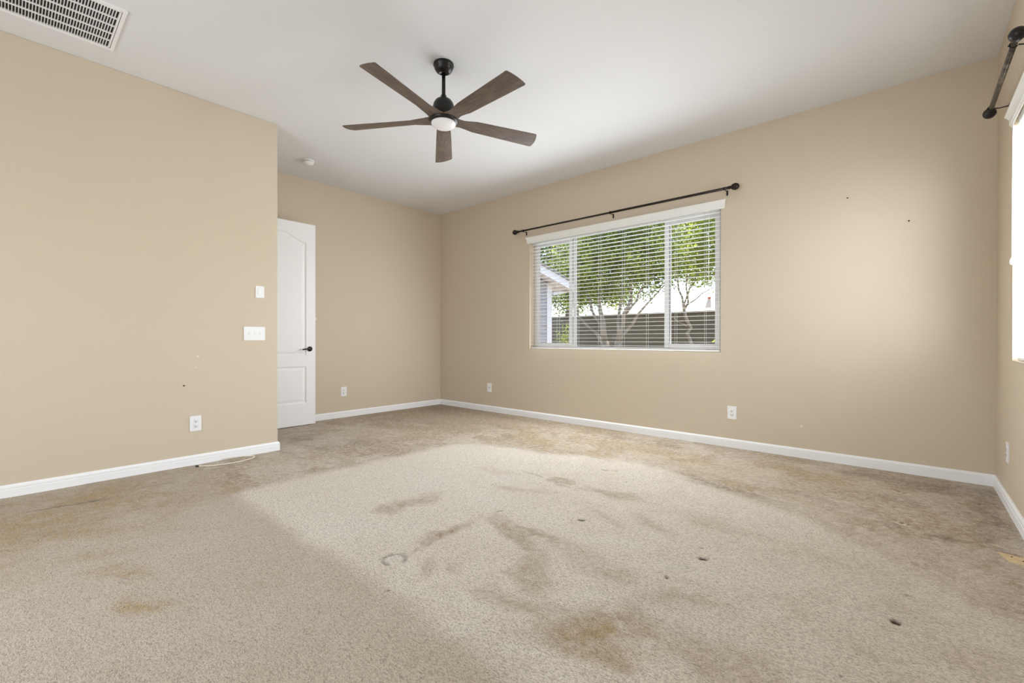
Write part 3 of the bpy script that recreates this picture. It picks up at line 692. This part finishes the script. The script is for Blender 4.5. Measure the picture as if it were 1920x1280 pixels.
# ------------------------------------------------------------------ outdoors
struct(MB().box(-14, 14, T, 16, -0.35, -0.15).obj('ground', YARD))
struct(MB().box(-0.6, W + .8, T, .80, 2.82, 2.95).obj('eave_sun_shade', FASCIA))  # unseen eave added to keep the sun out of the garden window
fence = thing('block_fence', (0, 5.9, -.15), 'long grey-brown block fence behind the garden trees', 'fence')
wl = MB(); nrow = 9; bh = 1.80 / nrow
for r in range(nrow):
    x = -6 + (0.2 if r % 2 else 0)
    wl.box(-6.2, 6.2, -.09, .09, r * bh, (r + 1) * bh - .008)
    while x < 6.2: x += .4
wl.box(-6.2, 6.2, -.08, .08, 0, 1.8)
wl.obj('block_wall', BLOCK, fence); MB().box(-6.25, 6.25, -.11, .11, 1.80, 1.85, .01).obj('cap', BLOCK, fence)

def leaves(name, blobs, n, size, parent, seed, tone=(0, 1)):
    r = np.random.default_rng(seed); bl = np.array(blobs, float); vol = bl[:, 3] * bl[:, 4] * bl[:, 5]
    # twig clusters first, then leaves around each twig
    nc = max(20, n // 22); which = r.choice(len(bl), nc, p=vol / vol.sum())
    d = r.normal(size=(nc, 3)); d /= np.linalg.norm(d, axis=1)[:, None]; rad = r.random(nc) ** 0.45
    cc = bl[which, :3] + d * rad[:, None] * bl[which, 3:6]
    ci = r.integers(0, nc, n); c = cc[ci] + r.normal(size=(n, 3)) * size * 1.5
    nrm = r.normal(size=(n, 3)) + np.array([0, 0, .9]); nrm /= np.linalg.norm(nrm, axis=1)[:, None]
    t = np.cross(nrm, r.normal(size=(n, 3))); t /= np.linalg.norm(t, axis=1)[:, None]; s = np.cross(nrm, t)
    L = size * (.7 + .6 * r.random(n))[:, None]
    v = np.stack([c - t * L * .55, c + s * L * .26 - nrm * L * .06, c + t * L * .55, c - s * L * .26 - nrm * L * .06], 1)
    me = bpy.data.meshes.new(name); me.vertices.add(n * 4); me.vertices.foreach_set('co', v.reshape(-1).astype(np.float32))
    me.loops.add(n * 4); me.loops.foreach_set('vertex_index', np.arange(n * 4, dtype=np.int32))
    me.polygons.add(n); me.polygons.foreach_set('loop_start', np.arange(0, n * 4, 4, dtype=np.int32)); me.update()
    tn = np.clip(r.random(nc)[ci] ** 1.8 * .85 + r.random(n) * .15, 0, 1) * (tone[1] - tone[0]) + tone[0]
    at = me.attributes.new('tone', 'FLOAT', 'POINT'); at.data.foreach_set('value', np.repeat(tn, 4).astype(np.float32))
    me.materials.append(LEAF); o = bpy.data.objects.new(name, me); COL.objects.link(o)
    o.parent = parent; o.matrix_parent_inverse = Matrix.Translation(-parent.location); return o
def branch(p, q, r0, r1, wob=.06, seed=0, n=7):
    r = random.Random(seed); P, Q = Vector(p), Vector(q); out = []
    for i in range(n):
        t = i / (n - 1); k = sin(pi * t)
        out.append(P.lerp(Q, t) + Vector((r.uniform(-wob, wob), r.uniform(-wob, wob), 0)) * k)
    return out, [r0 + (r1 - r0) * i / (n - 1) for i in range(n)]
def trunk(name, limbs, parent):
    k = MB()
    for i, (p, q, a, b_) in enumerate(limbs):
        pts, rr = branch(p, q, a, b_, seed=i * 3 + 1); k.tube(pts, rr, 8)
    o = k.obj(name, BARK); o.parent = parent; o.matrix_parent_inverse = Matrix.Translation(-parent.location); return o
t1 = thing('garden_tree', (.6, 4.2, -.15), 'large leafy tree with pale forking trunks in the middle of the garden window', 'tree')
trunk('trunk', [((.62, 4.2, -.2), (.60, 4.2, 1.0), .10, .085), ((.80, 4.2, -.2), (.92, 4.2, 1.0), .095, .075), ((.60, 4.2, 1.0), (.42, 4.25, 2.4), .065, .028), ((.58, 4.2, .95), (-.15, 4.2, 1.65), .04, .018), ((.55, 4.2, 1.2), (.05, 4.2, 2.3), .04, .016),
                ((.90, 4.2, .95), (1.22, 4.2, 1.9), .06, .035), ((.90, 4.2, 1.0), (1.95, 4.2, 2.15), .038, .012), ((1.22, 4.2, 1.8), (1.35, 4.2, 3.0), .034, .015), ((1.1, 4.2, 1.6), (1.75, 4.15, 2.4), .03, .012), ((.92, 4.2, 1.0), (1.02, 4.25, 2.4), .045, .018), ((.42, 4.25, 2.3), (.3, 4.2, 3.4), .03, .02), ((-.1, 4.2, 1.6), (-.5, 4.2, 2.4), .018, .008)], t1)
leaves('crown', [(.35, 4.2, 3.05, 1.25, .55, .95), (1.45, 4.2, 3.15, 1.15, .55, 1.0), (.9, 4.2, 3.95, 1.6, .55, .9), (1.0, 4.1, 2.5, .95, .4, .42), (-.3, 4.2, 2.55, .85, .5, .65), (1.85, 4.2, 2.65, .6, .45, .5), (-.2, 4.2, 2.0, .4, .3, .25), (1.75, 4.2, 2.2, .38, .3, .25), (.75, 4.15, 2.1, .35, .3, .2), (.05, 4.35, 2.05, .75, .35, .36), (.85, 4.35, 2.08, .5, .35, .34)], 38000, .056, t1, 3)
t2 = thing('garden_tree', (2.20, 5.25, -.15), 'smaller tree with one thin leaning trunk at the right of the garden window', 'tree')
trunk('trunk', [((2.23, 5.25, -.25), (2.13, 5.25, .94), .048, .042), ((2.13, 5.25, .92), (1.96, 5.25, 1.70), .040, .034), ((1.96, 5.25, 1.68), (1.83, 5.25, 2.6), .028, .012), ((1.96, 5.25, 1.68), (2.06, 5.2, 2.7), .022, .01), ((1.98, 5.25, 1.72), (2.28, 5.25, 2.6), .024, .01), ((2.01, 5.25, 1.79), (2.58, 5.25, 2.15), .014, .007), ((2.04, 5.25, 1.32), (1.76, 5.2, 1.52), .014, .006)], t2)
leaves('crown', [(2.28, 5.3, 3.14, .95, .36, .80), (2.92, 5.3, 3.03, .75, .36, .80), (1.96, 5.35, 2.75, .55, .3, .42), (2.38, 5.3, 3.9, .95, .36, .65), (2.87, 5.3, 2.25, .28, .25, .35), (2.3, 5.3, 2.38, .5, .3, .2), (1.55, 5.3, 2.6, .4, .3, .3)], 18000, .052, t2, 11, (.3, 1))
t3 = thing('garden_tree', (-2.6, 7.4, -.15), 'darker tree beyond the block fence, behind the house wing roof', 'tree')
trunk('trunk', [((-2.6, 7.4, -.2), (-2.5, 7.4, 2.8), .12, .06)], t3)
leaves('crown', [(-2.6, 7.4, 3.6, 1.5, .8, 1.5), (-1.2, 7.4, 3.6, 1.4, .8, 1.5), (.2, 7.5, 3.9, 1.5, .8, 1.5), (1.6, 7.5, 4.1, 1.5, .8, 1.6), (2.8, 7.5, 4.0, 1.2, .8, 1.5), (-2.2, 7.2, 2.4, 1.6, .5, .6), (-4.2, 7.4, 3.9, 1.5, .8, 1.8), (-.6, 7.2, 2.5, 1.0, .5, .6)], 36000, .10, t3, 21, (0, .5))
sh = thing('garden_shrub', (3.4, 3.1, -.15), 'low yellow-green shrub at the lower right corner of the garden window', 'shrub')
trunk('stem', [((3.4, 3.1, -.2), (3.4, 3.1, .5), .02, .012), ((3.4, 3.1, .4), (3.3, 3.1, .9), .012, .006)], sh)
leaves('foliage', [(3.42, 3.1, .60, .25, .25, .40)], 1100, .045, sh, 31, (.6, 1))
s2 = thing('garden_shrub', (.42, 3.0, -.15), 'thin pale shrub beside the white corner board of the house wing', 'shrub')
trunk('stem', [((.42, 3.0, -.2), (.42, 3.0, 1.2), .015, .008)], s2)
leaves('foliage', [(.38, 3.0, .75, .17, .16, .85)], 900, .042, s2, 41, (.7, 1))

wing = thing('house_wing', (-.6, 1.0, -.15), 'grey-sided wing of the house with white rake board at the left of the garden window', 'house')
def sx(o): o.parent = wing; o.matrix_parent_inverse = Matrix.Translation(-wing.location); return o
RK = lambda y: 2.317 - .231 * (y - 1.337)                 # top edge of the rake board at depth y
k = MB()
for i in range(15):
    z0 = -.2 + i * .15; k.prism([(.80, z0), (.80, z0 + .145), (.812, z0), ], 1, .18, 1.80)
k.prism([(.18, -.2), (1.90, -.2), (1.90, RK(1.90) - .15), (.18, RK(.18) - .15)], 0, -2.2, .80)
sx(k.obj('siding_wall', SIDING))
sx(MB().box(.79, .822, 1.766, 1.910, -.2, RK(1.9) - .15, .003).obj('corner_board', FASCIA))
sx(MB().prism([(.18, RK(.18)), (2.36, RK(2.36)), (2.36, RK(2.36) - .138), (.18, RK(.18) - .138)], 0, .975, 1.0).obj('rake_board', FASCIA))
sx(MB().prism([(.18, RK(.18) + .03), (2.40, RK(2.40) + .03), (2.40, RK(2.40)), (.18, RK(.18))], 0, -2.3, 1.02).obj('roof', SHINGLE))
sx(MB().prism([(.18, RK(.18) - .10), (2.34, RK(2.34) - .10), (2.34, RK(2.34) - .12), (.18, RK(.18) - .12)], 0, -2.2, .974).obj('soffit', FASCIA))
sx(MB().box(-2.2, .97, 2.335, 2.36, RK(2.36) - .138, RK(2.36), .003).obj('eave_board', FASCIA))
sx(MB().prism([(1.91, 1.90), (2.33, RK(2.33) - .125), (2.33, RK(2.33) - .165), (1.91, 1.84)], 0, .82, .86).obj('bracket', FASCIA))
